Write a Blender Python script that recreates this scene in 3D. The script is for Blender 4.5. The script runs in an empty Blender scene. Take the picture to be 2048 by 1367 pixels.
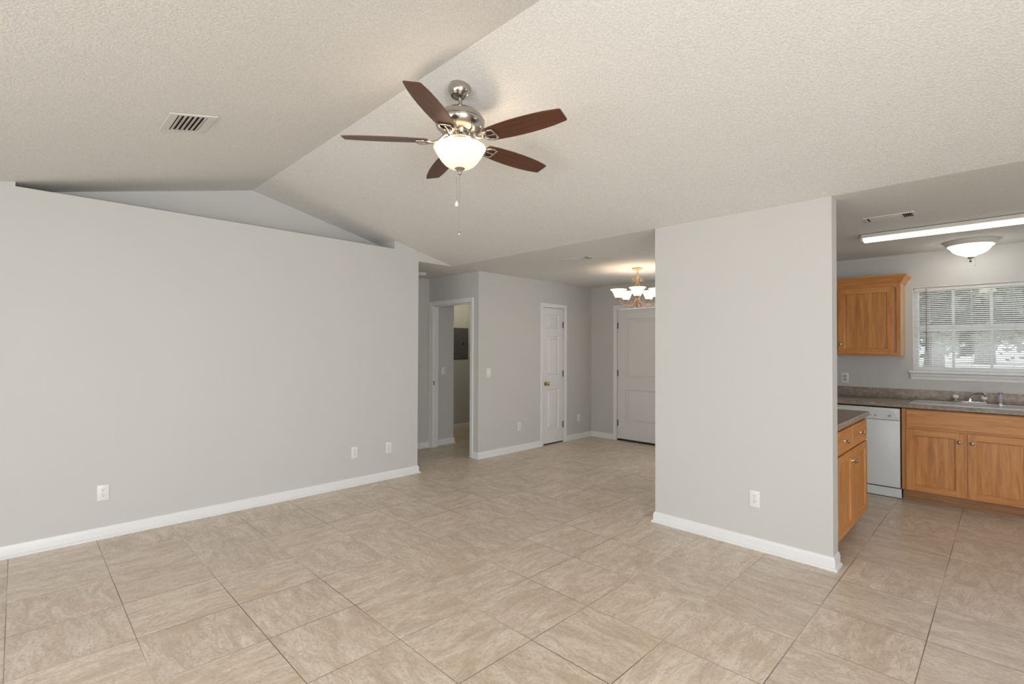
import bpy, bmesh, math, random
from mathutils import Matrix, Vector
random.seed(7)
SC = bpy.context.scene
COL = SC.collection
PI = math.pi

# ------------------------------------------------------------------ camera, world, sun, daylight, exposure
CAM_H = 1.435
cam_d = bpy.data.cameras.new('camera')
cam_d.sensor_fit = 'HORIZONTAL'; cam_d.sensor_width = 36.0
cam_d.lens = 991.05 / 2048 * 36.0
cam_d.clip_start = 0.05; cam_d.clip_end = 400
cam = bpy.data.objects.new('camera', cam_d); COL.objects.link(cam)
_R = (Matrix.Rotation(0.7853, 3, 'Z') @ Matrix.Rotation(math.radians(0.742), 3, 'X')
      @ Matrix.Rotation(-0.0032, 3, 'Y') @ Matrix.Rotation(PI/2, 3, 'X'))
cam.matrix_world = Matrix.Translation((0, 0, CAM_H)) @ _R.to_4x4()
SC.camera = cam

vs = SC.view_settings
vs.view_transform = 'Standard'; vs.look = 'None'; vs.gamma = 1.0; vs.use_curve_mapping = False
vs.exposure = 0.15

world = bpy.data.worlds.new('world'); SC.world = world; world.use_nodes = True
_bg = world.node_tree.nodes['Background']
_bg.inputs[0].default_value = (0.80, 0.88, 1.0, 1); _bg.inputs[1].default_value = 1.7

def add_light(name, kind, loc, energy, color=(1, 1, 1), size=None, size_y=None, rot=None, radius=None, parent=None):
    d = bpy.data.lights.new(name, kind); d.energy = energy; d.color = color
    if kind == 'AREA':
        d.shape = 'RECTANGLE'; d.size = size; d.size_y = size_y
    if radius is not None: d.shadow_soft_size = radius
    o = bpy.data.objects.new(name, d); COL.objects.link(o); o.location = loc
    if rot: o.rotation_euler = rot
    if parent: o.parent = parent
    return o
sun = add_light('sun', 'SUN', (0, 0, 30), 3.2, (1.0, 0.95, 0.88), rot=(0, math.radians(-38), 0))
sun.data.angle = math.radians(0.6)
DAY = (0.965, 0.985, 1.0)
# daylight through the two rear windows and the side window of the kitchen; patio and dining lamps are added
add_light('daylight_rear', 'AREA', (-1.8, -2.5, 1.3), 52, DAY, 2.2, 1.9, (PI/2, 0, 0))
add_light('daylight_rear', 'AREA', (0.5, -2.5, 1.3), 34, DAY, 2.2, 1.9, (PI/2, 0, 0))
add_light('added_fill_right', 'AREA', (2.75, -0.5, 1.15), 185, DAY, 2.3, 2.0, (PI/2, 0, PI/2))  # added fill from the right, through an unseen patio door
add_light('daylight_kitchen', 'AREA', (2.75, 5.0, 1.3), 9, DAY, 1.2, 1.2, (PI/2, 0, PI/2))
add_light('added_fill_dining', 'AREA', (-2.72, 6.92, 1.5), 16, DAY, 0.95, 1.1, (-PI/2, 0, 0))  # added to brighten the dining room, behind an unseen window
add_light('utility_room_light', 'POINT', (-6.3, 5.6, 2.25), 6, (1.0, 0.93, 0.70), radius=.12)

# ------------------------------------------------------------------ material helpers
def _mat(name):
    m = bpy.data.materials.new(name); m.use_nodes = True
    nt = m.node_tree
    return m, nt, nt.nodes['Principled BSDF']
def N(nt, t, **kw):
    n = nt.nodes.new(t)
    for k, v in kw.items(): setattr(n, k, v)
    return n
def L(nt, a, b): nt.links.new(a, b)
def lin(r, g, b):
    f = lambda c: (c/255/12.92) if c/255 <= 0.04045 else ((c/255+0.055)/1.055)**2.4
    return (f(r), f(g), f(b), 1)
def plain(name, c, rough=0.5, metal=0.0, spec=None, noise=0.0, nscale=40, bump=0.0, bscale=200, coat=0.0):
    m, nt, p = _mat(name)
    p.inputs['Base Color'].default_value = c
    p.inputs['Roughness'].default_value = rough; p.inputs['Metallic'].default_value = metal
    if spec is not None: p.inputs['Specular IOR Level'].default_value = spec
    if coat: p.inputs['Coat Weight'].default_value = coat
    if noise or bump:
        tc = N(nt, 'ShaderNodeTexCoord')
    if noise:
        nz = N(nt, 'ShaderNodeTexNoise'); nz.inputs['Scale'].default_value = nscale; nz.inputs['Detail'].default_value = 4
        L(nt, tc.outputs['Object'], nz.inputs['Vector'])
        mr = N(nt, 'ShaderNodeMapRange'); mr.inputs[3].default_value = 1-noise; mr.inputs[4].default_value = 1+noise
        L(nt, nz.outputs['Fac'], mr.inputs[0])
        mx = N(nt, 'ShaderNodeVectorMath', operation='SCALE'); mx.inputs[0].default_value = c[:3]
        L(nt, mr.outputs[0], mx.inputs['Scale']); L(nt, mx.outputs[0], p.inputs['Base Color'])
    if bump:
        nb = N(nt, 'ShaderNodeTexNoise'); nb.inputs['Scale'].default_value = bscale; nb.inputs['Detail'].default_value = 3
        L(nt, tc.outputs['Object'], nb.inputs['Vector'])
        b = N(nt, 'ShaderNodeBump'); b.inputs['Strength'].default_value = bump; b.inputs['Distance'].default_value = 0.004
        L(nt, nb.outputs['Fac'], b.inputs['Height']); L(nt, b.outputs[0], p.inputs['Normal'])
    return m

M = {}
M['wall'] = plain('wall_paint', (0.60, 0.592, 0.568, 1), 0.75, spec=0.25, noise=0.012, nscale=2.5, bump=0.05, bscale=120)
M['trim'] = plain('white_trim', (0.80, 0.80, 0.79, 1), 0.35)
M['white'] = plain('white_plastic', (0.80, 0.79, 0.76, 1), 0.35)
M['door'] = plain('door_white', (0.76, 0.755, 0.74, 1), 0.4)
M['bronze'] = plain('hinge_metal', (0.22, 0.20, 0.17, 1), 0.4, 0.8)
M['brass'] = plain('brass', (0.55, 0.40, 0.18, 1), 0.25, 1.0)
M['nickel'] = plain('brushed_nickel', (0.50, 0.465, 0.42, 1), 0.2, 1.0, noise=0.05, nscale=90)
M['chrome'] = plain('chrome', (0.58, 0.58, 0.58, 1), 0.07, 1.0)
M['steel'] = plain('stainless', (0.86, 0.86, 0.85, 1), 0.30, 1.0)
M['dark'] = plain('dark_gap', (0.012, 0.011, 0.010, 1), 0.7)
M['slot'] = plain('socket_slot', (0.03, 0.028, 0.026, 1), 0.6)
M['panel_grey'] = plain('panel_grey', (0.105, 0.108, 0.105, 1), 0.45)
M['dw'] = plain('appliance_white', (0.75, 0.78, 0.80, 1), 0.3)
M['dwtrim'] = plain('appliance_cream', (0.76, 0.74, 0.67, 1), 0.35)
M['gold'] = plain('antique_gold', (0.55, 0.37, 0.23, 1), 0.45, 0.35, noise=0.35, nscale=120)
M['crystal'] = plain('clear_acrylic', (0.75, 0.76, 0.74, 1), 0.12)
M['spray'] = plain('sprayer_grey', (0.42, 0.40, 0.43, 1), 0.3)
M['vent'] = plain('vent_white', (0.66, 0.64, 0.59, 1), 0.5)
M['ivory'] = plain('ivory_plastic', (0.55, 0.47, 0.36, 1), 0.4)
M['blind'] = plain('blind_vinyl', (0.80, 0.80, 0.77, 1), 0.45)
M['wand'] = plain('wand_grey', (0.30, 0.30, 0.29, 1), 0.3)
M['bark'] = plain('bark', (0.10, 0.075, 0.055, 1), 0.9, noise=0.3, nscale=6)
M['concrete'] = plain('concrete', (0.62, 0.61, 0.58, 1), 0.9, noise=0.12, nscale=0.6)

def popcorn():
    m, nt, p = _mat('popcorn_ceiling')
    tc = N(nt, 'ShaderNodeTexCoord')
    n1 = N(nt, 'ShaderNodeTexNoise'); n1.inputs['Scale'].default_value = 100; n1.inputs['Detail'].default_value = 3; n1.inputs['Roughness'].default_value = 0.6
    L(nt, tc.outputs['Object'], n1.inputs['Vector'])
    cr = N(nt, 'ShaderNodeValToRGB'); cr.color_ramp.elements[0].position = 0.33; cr.color_ramp.elements[1].position = 0.68
    cr.color_ramp.elements[0].color = (0.70, 0.685, 0.65, 1); cr.color_ramp.elements[1].color = (0.83, 0.815, 0.785, 1)  # hollows darker: self-shadow of the popcorn put into the colour
    L(nt, n1.outputs['Fac'], cr.inputs[0]); L(nt, cr.outputs[0], p.inputs['Base Color'])
    p.inputs['Roughness'].default_value = 0.95; p.inputs['Specular IOR Level'].default_value = 0.1
    b = N(nt, 'ShaderNodeBump'); b.inputs['Strength'].default_value = 0.4; b.inputs['Distance'].default_value = 0.010
    L(nt, n1.outputs['Fac'], b.inputs['Height']); L(nt, b.outputs[0], p.inputs['Normal'])
    return m
M['ceiling'] = popcorn()

def tile_floor(ox, oy, s):
    m, nt, p = _mat('travertine_tile')
    tc = N(nt, 'ShaderNodeTexCoord')
    def vm(op, a, b=None):
        n = N(nt, 'ShaderNodeVectorMath', operation=op)
        for i, v in enumerate((a, b)):
            if v is None: continue
            if isinstance(v, tuple): n.inputs[i].default_value = v
            else: L(nt, v, n.inputs[i])
        return n.outputs[0]
    def ma(op, a, b=None):
        n = N(nt, 'ShaderNodeMath', operation=op)
        for i, v in enumerate((a, b)):
            if v is None: continue
            if isinstance(v, (int, float)): n.inputs[i].default_value = v
            else: L(nt, v, n.inputs[i])
        return n.outputs[0]
    uv = vm('MULTIPLY', vm('SUBTRACT', tc.outputs['Object'], (ox, oy, 0)), (1/s, 1/s, 0))
    ident = vm('FLOOR', uv); fr = vm('FRACTION', uv)
    wn = N(nt, 'ShaderNodeTexWhiteNoise', noise_dimensions='3D'); L(nt, ident, wn.inputs['Vector'])
    sp = N(nt, 'ShaderNodeSeparateXYZ'); L(nt, fr, sp.inputs[0])
    sw = N(nt, 'ShaderNodeCombineXYZ'); L(nt, sp.outputs[1], sw.inputs[0]); L(nt, sp.outputs[0], sw.inputs[1])
    rnd = wn.outputs['Value']
    mx = N(nt, 'ShaderNodeMix', data_type='VECTOR'); L(nt, ma('GREATER_THAN', rnd, 0.5), mx.inputs[0])
    L(nt, fr, mx.inputs[4]); L(nt, sw.outputs[0], mx.inputs[5])
    loc = mx.outputs[1]
    off = vm('MULTIPLY', wn.outputs['Color'], (40, 40, 40))
    q1 = vm('ADD', vm('MULTIPLY', loc, (0.9, 2.6, 1)), off)
    v1 = N(nt, 'ShaderNodeTexNoise'); v1.inputs['Scale'].default_value = 2.0; v1.inputs['Detail'].default_value = 9
    v1.inputs['Roughness'].default_value = 0.70; v1.inputs['Distortion'].default_value = 0.9; L(nt, q1, v1.inputs['Vector'])
    cr = N(nt, 'ShaderNodeValToRGB'); e = cr.color_ramp.elements
    e[0].position = 0.30; e[0].color = (0.51, 0.402, 0.298, 1)
    e[1].position = 0.70; e[1].color = (0.81, 0.72, 0.605, 1)
    k = e.new(0.44); k.color = (0.62, 0.512, 0.40, 1); k = e.new(0.56); k.color = (0.715, 0.61, 0.495, 1)
    L(nt, v1.outputs['Fac'], cr.inputs[0])
    # thin darker veins
    q2 = vm('ADD', vm('MULTIPLY', loc, (1.1, 3.4, 1)), off)
    v2 = N(nt, 'ShaderNodeTexNoise'); v2.inputs['Scale'].default_value = 2.4; v2.inputs['Detail'].default_value = 6
    v2.inputs['Distortion'].default_value = 2.2; L(nt, q2, v2.inputs['Vector'])
    vein = ma('SUBTRACT', 1.0, ma('MULTIPLY', ma('ABSOLUTE', ma('SUBTRACT', v2.outputs['Fac'], 0.5)), 26.0))
    vein = ma('MULTIPLY', ma('MAXIMUM', vein, 0.0), 0.55)
    m2 = N(nt, 'ShaderNodeMix', data_type='RGBA'); L(nt, vein, m2.inputs[0]); L(nt, cr.outputs[0], m2.inputs[6]); m2.inputs[7].default_value = (0.43, 0.34, 0.255, 1)
    # warm blotches
    q3 = vm('ADD', vm('MULTIPLY', loc, (1.2, 2.4, 1)), vm('MULTIPLY', off, (1.7, 1.3, 1)))
    v3 = N(nt, 'ShaderNodeTexNoise'); v3.inputs['Scale'].default_value = 1.1; v3.inputs['Detail'].default_value = 3; L(nt, q3, v3.inputs['Vector'])
    mr = N(nt, 'ShaderNodeMapRange'); mr.inputs[1].default_value = 0.56; mr.inputs[2].default_value = 0.72; mr.inputs[4].default_value = 0.6
    L(nt, v3.outputs['Fac'], mr.inputs[0])
    m3 = N(nt, 'ShaderNodeMix', data_type='RGBA'); L(nt, mr.outputs[0], m3.inputs[0]); L(nt, m2.outputs[2], m3.inputs[6]); m3.inputs[7].default_value = (0.55, 0.41, 0.275, 1)
    # fine speckle
    v4 = N(nt, 'ShaderNodeTexNoise'); v4.inputs['Scale'].default_value = 60; v4.inputs['Detail'].default_value = 4; L(nt, tc.outputs['Object'], v4.inputs['Vector'])
    mr4 = N(nt, 'ShaderNodeMapRange'); mr4.inputs[3].default_value = 0.80; mr4.inputs[4].default_value = 1.20; L(nt, v4.outputs['Fac'], mr4.inputs[0])
    tint = ma('ADD', 0.96, ma('MULTIPLY', rnd, 0.08))
    sc = N(nt, 'ShaderNodeVectorMath', operation='SCALE'); L(nt, m3.outputs[2], sc.inputs[0]); L(nt, ma('MULTIPLY', mr4.outputs[0], tint), sc.inputs['Scale'])
    # grout
    dx = ma('MINIMUM', sp.outputs[0], ma('SUBTRACT', 1.0, sp.outputs[0])); dy = ma('MINIMUM', sp.outputs[1], ma('SUBTRACT', 1.0, sp.outputs[1]))
    d = ma('MULTIPLY', ma('MINIMUM', dx, dy), s)
    g = N(nt, 'ShaderNodeMapRange'); g.inputs[1].default_value = 0.0014; g.inputs[2].default_value = 0.0026; g.inputs[3].default_value = 1; g.inputs[4].default_value = 0
    L(nt, d, g.inputs[0])
    v5 = N(nt, 'ShaderNodeTexNoise'); v5.inputs['Scale'].default_value = 0.9; v5.inputs['Detail'].default_value = 2; L(nt, tc.outputs['Object'], v5.inputs['Vector'])
    gr = N(nt, 'ShaderNodeValToRGB'); gr.color_ramp.elements[0].position = 0.42; gr.color_ramp.elements[0].color = (0.13, 0.095, 0.066, 1)
    gr.color_ramp.elements[1].position = 0.62; gr.color_ramp.elements[1].color = (0.60, 0.50, 0.385, 1); L(nt, v5.outputs['Fac'], gr.inputs[0])
    m4 = N(nt, 'ShaderNodeMix', data_type='RGBA'); L(nt, g.outputs[0], m4.inputs[0]); L(nt, sc.outputs[0], m4.inputs[6]); L(nt, gr.outputs[0], m4.inputs[7])
    L(nt, m4.outputs[2], p.inputs['Base Color'])
    rr = N(nt, 'ShaderNodeMapRange'); rr.inputs[3].default_value = 0.24; rr.inputs[4].default_value = 0.42; L(nt, v1.outputs['Fac'], rr.inputs[0]); L(nt, rr.outputs[0], p.inputs['Roughness'])
    p.inputs['Specular IOR Level'].default_value = 0.55
    b = N(nt, 'ShaderNodeBump'); b.inputs['Strength'].default_value = 0.35; b.inputs['Distance'].default_value = 0.002
    hh = ma('SUBTRACT', ma('MULTIPLY', v2.outputs['Fac'], 0.25), g.outputs[0]); L(nt, hh, b.inputs['Height']); L(nt, b.outputs[0], p.inputs['Normal'])
    return m
M['tile'] = tile_floor(0.1667, -0.0229, 0.4588)

def oak(name, stretch, c0, c1, c2, rough=0.38):
    m, nt, p = _mat(name)
    tc = N(nt, 'ShaderNodeTexCoord'); mp = N(nt, 'ShaderNodeMapping'); mp.inputs['Scale'].default_value = stretch
    L(nt, tc.outputs['Object'], mp.inputs['Vector'])
    n1 = N(nt, 'ShaderNodeTexNoise'); n1.inputs['Scale'].default_value = 1.0; n1.inputs['Detail'].default_value = 8; n1.inputs['Roughness'].default_value = 0.65; n1.inputs['Distortion'].default_value = 0.7
    L(nt, mp.outputs[0], n1.inputs['Vector'])
    cr = N(nt, 'ShaderNodeValToRGB'); e = cr.color_ramp.elements
    e[0].position = 0.28; e[0].color = c0; e[1].position = 0.72; e[1].color = c2; k = e.new(0.5); k.color = c1
    L(nt, n1.outputs['Fac'], cr.inputs[0]); L(nt, cr.outputs[0], p.inputs['Base Color'])
    p.inputs['Roughness'].default_value = rough
    b = N(nt, 'ShaderNodeBump'); b.inputs['Strength'].default_value = 0.12; b.inputs['Distance'].default_value = 0.002
    L(nt, n1.outputs['Fac'], b.inputs['Height']); L(nt, b.outputs[0], p.inputs['Normal'])
    return m
O0, O1, O2 = (0.40, 0.155, 0.038, 1), (0.60, 0.258, 0.076, 1), (0.74, 0.36, 0.122, 1)
M['oak_v'] = oak('oak_vertical', (26, 26, 2.2), O0, O1, O2)
M['oak_h'] = oak('oak_horizontal', (2.2, 26, 26), O0, O1, O2)
M['oak_y'] = oak('oak_lengthwise', (26, 2.2, 26), O0, O1, O2)
M['oak_toe_shade'] = oak('oak_toe_shaded', (2.2, 26, 26), (0.26, 0.12, 0.045, 1), (0.40, 0.20, 0.085, 1), (0.50, 0.27, 0.12, 1))  # darker oak, with the shade of the toe recess put into its colour
M['oak_end'] = plain('raw_oak_end', (0.50, 0.27, 0.18, 1), 0.7, noise=0.15, nscale=120)
M['oak_pale'] = oak('oak_pale_side', (26, 26, 1.2), (0.42, 0.23, 0.10, 1), (0.55, 0.33, 0.16, 1), (0.62, 0.41, 0.22, 1))
M['walnut'] = oak('walnut_blade', (3, 60, 60), (0.055, 0.020, 0.010, 1), (0.105, 0.038, 0.018, 1), (0.15, 0.058, 0.027, 1), 0.36)

def laminate():
    m, nt, p = _mat('taupe_laminate')
    tc = N(nt, 'ShaderNodeTexCoord')
    n1 = N(nt, 'ShaderNodeTexNoise'); n1.inputs['Scale'].default_value = 28; n1.inputs['Detail'].default_value = 6; n1.inputs['Roughness'].default_value = 0.7
    L(nt, tc.outputs['Object'], n1.inputs['Vector'])
    cr = N(nt, 'ShaderNodeValToRGB'); e = cr.color_ramp.elements
    e[0].position = 0.3; e[0].color = (0.22, 0.168, 0.135, 1); e[1].position = 0.72; e[1].color = (0.50, 0.425, 0.365, 1)
    k = e.new(0.5); k.color = (0.315, 0.255, 0.21, 1)
    L(nt, n1.outputs['Fac'], cr.inputs[0]); L(nt, cr.outputs[0], p.inputs['Base Color'])
    p.inputs['Roughness'].default_value = 0.38
    return m
M['laminate'] = laminate()

def lit_glass(name, col, emit, strength, trans=0.6):
    m, nt, p = _mat(name)
    out = nt.nodes['Material Output']
    tr = N(nt, 'ShaderNodeBsdfTranslucent'); tr.inputs[0].default_value = col
    p.inputs['Base Color'].default_value = col; p.inputs['Roughness'].default_value = 0.25
    mx = N(nt, 'ShaderNodeMixShader'); mx.inputs[0].default_value = trans
    L(nt, p.outputs[0], mx.inputs[1]); L(nt, tr.outputs[0], mx.inputs[2])
    em = N(nt, 'ShaderNodeEmission'); em.inputs[0].default_value = emit; em.inputs[1].default_value = strength
    ad = N(nt, 'ShaderNodeAddShader'); L(nt, mx.outputs[0], ad.inputs[0]); L(nt, em.outputs[0], ad.inputs[1])
    L(nt, ad.outputs[0], out.inputs[0])
    return m
M['bowl'] = lit_glass('fan_bowl_glass', (0.86, 0.79, 0.67, 1), (1.0, 0.93, 0.80, 1), 0.20)
M['shade'] = lit_glass('chandelier_glass', (0.88, 0.80, 0.68, 1), (1.0, 0.88, 0.70, 1), 0.75)
M['dome'] = lit_glass('dome_glass', (0.85, 0.85, 0.82, 1), (1.0, 0.98, 0.93, 1), 5.2)
M['tube'] = lit_glass('fluorescent_lens', (0.80, 0.79, 0.70, 1), (1.0, 0.985, 0.90, 1), 0.85)

def pane():
    m, nt, p = _mat('window_glass')
    out = nt.nodes['Material Output']
    t = N(nt, 'ShaderNodeBsdfTransparent'); g = N(nt, 'ShaderNodeBsdfGlossy'); g.inputs['Roughness'].default_value = 0.02
    mx = N(nt, 'ShaderNodeMixShader'); mx.inputs[0].default_value = 0.06
    L(nt, t.outputs[0], mx.inputs[1]); L(nt, g.outputs[0], mx.inputs[2]); L(nt, mx.outputs[0], out.inputs[0])
    return m
M['glass'] = pane()
def leafmat():
    m, nt, p = _mat('leaves')
    oi = N(nt, 'ShaderNodeTexCoord'); n = N(nt, 'ShaderNodeTexNoise'); n.inputs['Scale'].default_value = 1.3; n.inputs['Detail'].default_value = 5
    L(nt, oi.outputs['Object'], n.inputs['Vector'])
    cr = N(nt, 'ShaderNodeValToRGB'); cr.color_ramp.elements[0].position = 0.35; cr.color_ramp.elements[0].color = (0.025, 0.036, 0.024, 1)
    cr.color_ramp.elements[1].position = 0.7; cr.color_ramp.elements[1].color = (0.26, 0.31, 0.20, 1)
    L(nt, n.outputs['Fac'], cr.inputs[0]); L(nt, cr.outputs[0], p.inputs['Base Color']); p.inputs['Roughness'].default_value = 0.5
    return m
M['leaf'] = leafmat()

# ------------------------------------------------------------------ mesh builder
class MB:
    def __init__(self): self.bm = bmesh.new()
    def box(self, x0, x1, y0, y1, z0, z1, bev=0.0, seg=2):
        bm = self.bm
        v = [bm.verts.new((x, y, z)) for x in (x0, x1) for y in (y0, y1) for z in (z0, z1)]
        f = []
        for q in ((0, 1, 3, 2), (4, 6, 7, 5), (0, 4, 5, 1), (2, 3, 7, 6), (0, 2, 6, 4), (1, 5, 7, 3)):
            f.append(bm.faces.new([v[i] for i in q]))
        if bev > 0:
            ed = list({e for ff in f for e in ff.edges})
            bmesh.ops.bevel(bm, geom=ed, offset=bev, segments=seg, profile=0.5, affect='EDGES', clamp_overlap=True)
        return self
    def loft(self, rings, closed_ring=True, cap=True, loop=False):
        bm = self.bm
        R = [[bm.verts.new(p) for p in r] for r in rings]
        n = len(R[0]); m = len(R)
        for i in range(m if loop else m-1):
            a, b = R[i], R[(i+1) % m]
            for j in range(n if closed_ring else n-1):
                k = (j+1) % n
                bm.faces.new((a[j], a[k], b[k], b[j]))
        if cap and not loop and closed_ring:
            for r in (R[0], R[-1]):
                try: bm.faces.new(r)
                except ValueError: pass
        return self
    def prism(self, poly, axis, a0, a1):
        def P(p, a):
            return {'x': (a, p[0], p[1]), 'y': (p[0], a, p[1]), 'z': (p[0], p[1], a)}[axis]
        return self.loft([[P(p, a0) for p in poly], [P(p, a1) for p in poly]])
    def lathe(self, prof, c=(0, 0, 0), seg=32, a0=0.0):
        rings = []
        for r, z in prof:
            r = max(r, 1e-5)
            rings.append([(c[0]+r*math.cos(a0+2*PI*k/seg), c[1]+r*math.sin(a0+2*PI*k/seg), c[2]+z) for k in range(seg)])
        return self.loft(rings, cap=True)
    def tube(self, pts, rad, seg=8):
        pts = [Vector(p) for p in pts]
        if not isinstance(rad, (list, tuple)): rad = [rad]*len(pts)
        rings = []; up = None
        for i, p in enumerate(pts):
            t = (pts[min(i+1, len(pts)-1)] - pts[max(i-1, 0)]).normalized()
            if up is None:
                up = Vector((0, 0, 1)) if abs(t.z) < 0.9 else Vector((1, 0, 0))
            u = (up - t*up.dot(t)).normalized(); w = t.cross(u); up = u
            rings.append([tuple(p + (u*math.cos(2*PI*k/seg) + w*math.sin(2*PI*k/seg))*rad[i]) for k in range(seg)])
        return self.loft(rings)
    def sphere(self, c, r, seg=12, sz=1.0):
        prof = [(r*math.sin(PI*i/seg), -r*sz*math.cos(PI*i/seg)) for i in range(seg+1)]
        return self.lathe(prof, c, seg*2)
    def xform(self, mat):
        bmesh.ops.transform(self.bm, matrix=mat, verts=self.bm.verts); return self
    def build(self, name, mat, parent=None, smooth=None, loc=None):
        bm = self.bm
        bmesh.ops.remove_doubles(bm, verts=bm.verts, dist=1e-6)
        bmesh.ops.recalc_face_normals(bm, faces=bm.faces)
        me = bpy.data.meshes.new(name); bm.to_mesh(me); bm.free()
        me.materials.append(mat)
        if smooth is not None:
            for p in me.polygons: p.use_smooth = True
            me.set_sharp_from_angle(angle=math.radians(smooth))
        o = bpy.data.objects.new(name, me); COL.objects.link(o)
        if parent: o.parent = parent
        if loc: o.location = loc
        return o
def tag(o, label, cat, group=None, kind=None):
    o['label'] = label; o['category'] = cat
    if group: o['group'] = group
    if kind: o['kind'] = kind
    return o
def thing(name, label, cat, loc=(0, 0, 0), rz=0.0, group=None, kind=None):
    o = bpy.data.objects.new(name, None); COL.objects.link(o)
    o.empty_display_size = 0.1; o.location = loc; o.rotation_euler = (0, 0, rz)
    return tag(o, label, cat, group, kind)
def struct(mb, name, mat, label, cat, parent=None, smooth=None):
    o = mb.build(name, mat, parent, smooth)
    if parent is None: tag(o, label, cat, kind='structure')
    return o
def copy_tree(o, loc, rz=None, label=None):
    c = o.copy(); COL.objects.link(c); c.location = loc
    if rz is not None: c.rotation_euler = (0, 0, rz)
    if label: c['label'] = label
    for ch in o.children:
        d = ch.copy(); COL.objects.link(d); d.parent = c
        for g in ch.children:
            e = g.copy(); COL.objects.link(e); e.parent = d
    return c

# ------------------------------------------------------------------ room dimensions
H = 2.44
XL, YP, YR, ZR = -4.82, 3.772, 1.60, 2.955
SL = (ZR-H)/(YP-YR)
YL = YR-(ZR-H)/SL                      # where the left slope comes down to 2.44
def zc(y): return ZR-SL*abs(y-YR)
XC, YD, YE, YK = -4.86, 4.245, 6.71, 6.62
XR, YB = 2.4, -2.2
PX0, PX1, PY1 = -2.08, -0.81, 3.90
LY = 3.285
HX = -5.95
T = 0.12

struct(MB().box(-7.2, XR+.12, YB-.12, 7.0, -.1, 0), 'floor', M['tile'], 'beige travertine look tile floor running through the rooms', 'floor')
c = MB()
c.prism([(YL, H), (YR, ZR), (YP, H), (YP, H+.1), (YR, ZR+.1), (YL, H+.1)], 'x', -5.3, XR+.1)
struct(c, 'ceiling', M['ceiling'], 'vaulted popcorn ceiling of the living room with ridge', 'ceiling')
c = MB().box(-7.2, XR+.1, YP, 7.0, H, H+.1).box(-5.3, XR+.1, YB-.1, YL, H, H+.1).box(-7.2, XL-.001, LY-.15, YP, H, H+.1)
struct(c, 'ceiling.001', M['ceiling'], 'flat popcorn ceiling over the dining room, hall and kitchen', 'ceiling')

# walls
w = MB()
w.prism([(YB, 0), (LY, 0), (LY, 2.54), (YB, 2.54)], 'x', -5.26, XL)
w.prism([(2.965, 2.54), (LY-.001, 2.54), (LY-.001, zc(LY)+.04), (2.965, zc(2.965)+.04)], 'x', -5.26, XL)
w.prism([(LY-.02, 2.56), (LY, 2.54), (LY, H+.001), (YP+.02, H+.001), (YP+.02, zc(YP)+.03), (LY-.02, zc(LY-.02)+.04)], 'x', -4.94, XL)
w.prism([(YL, 2.54), (-0.017, 2.54), (-0.017, zc(-.017)+.04), (YL, 2.58)], 'x', -5.26, XL)
struct(w, 'wall_left', M['wall'], 'long greige left wall with plant ledge along its top', 'wall')
w = MB().prism([(-.3, 2.5), (3.2, 2.5), (3.2, zc(3.2)+.05), (YR, ZR+.05), (-.3, zc(-.3)+.05)], 'x', -5.30, -5.16)
struct(w, 'wall_niche', M['wall'], 'triangular gable wall behind the plant ledge', 'wall')
struct(MB().box(PX0, PX1, YP, PY1, 0, H), 'wall_center', M['wall'], 'short greige partition wall between dining room and kitchen', 'wall')
struct(MB().box(PX0, PX0+T, PY1, YE, 0, H), 'wall_partition', M['wall'], 'wall between dining room and kitchen behind the short partition', 'wall')
w = MB().box(HX-T, HX, LY-T, YD, 0, H).box(HX, -5.26, LY-T, LY, 0, H)
struct(w, 'wall_hall', M['wall'], 'narrow strip of hall wall left of the open doorway', 'wall')
OX0, OX1, OZ = -5.882, -5.02, 2.045
w = MB().box(-7.1, OX0-.015, YD, YD+T, 0, H).box(OX1+.015, XC, YD, YD+T, 0, H).box(OX0-.015, OX1+.015, YD, YD+T, OZ+.015, H)
struct(w, 'wall_doorway', M['wall'], 'wall around the open doorway at the end of the hall', 'wall')
CY0, CY1, CZ = 5.512, 5.995, 2.05
w = MB().box(XC-T, XC, YD+T, CY0-.015, 0, H).box(XC-T, XC, CY1+.015, YE, 0, H).box(XC-T, XC, CY0-.015, CY1+.015, CZ+.015, H)
struct(w, 'wall_dining', M['wall'], 'dining room wall with the narrow closet door', 'wall')
FX0, FX1, FZ = -4.362, -3.45, 2.06
w = MB().box(-7.1, FX0-.015, YE, YE+T, 0, H).box(FX1+.015, -3.2, YE, YE+T, 0, H).box(-2.25, PX0+T, YE, YE+T, 0, H).box(-3.2, -2.25, YE, YE+T, 0, .95).box(-3.2, -2.25, YE, YE+T, 2.05, H).box(FX0-.015, FX1+.015, YE, YE+T, FZ+.015, H)
struct(w, 'wall_entry', M['wall'], 'far wall with the white front door', 'wall')
WX0, WX1, WZ0, WZ1 = -.698, .212, 1.215, 2.08
w = MB().box(PX0+T, WX0, YK, YK+.15, 0, H).box(WX1, XR, YK, YK+.15, 0, H).box(WX0, WX1, YK, YK+.15, 0, WZ0).box(WX0, WX1, YK, YK+.15, WZ1, H)
struct(w, 'wall_kitchen', M['wall'], 'kitchen wall with the window over the sink', 'wall')
struct(MB().box(-6.09, -5.97, YD+T, 4.715, 0, H), 'wall_utility', M['wall'], 'short wall with light switch just inside the open doorway', 'wall')
struct(MB().box(-7.1, -6.97, YD+T, YE, 0, H), 'wall_far', M['wall'], 'wall with the grey breaker panel seen through the doorway', 'wall')
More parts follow.
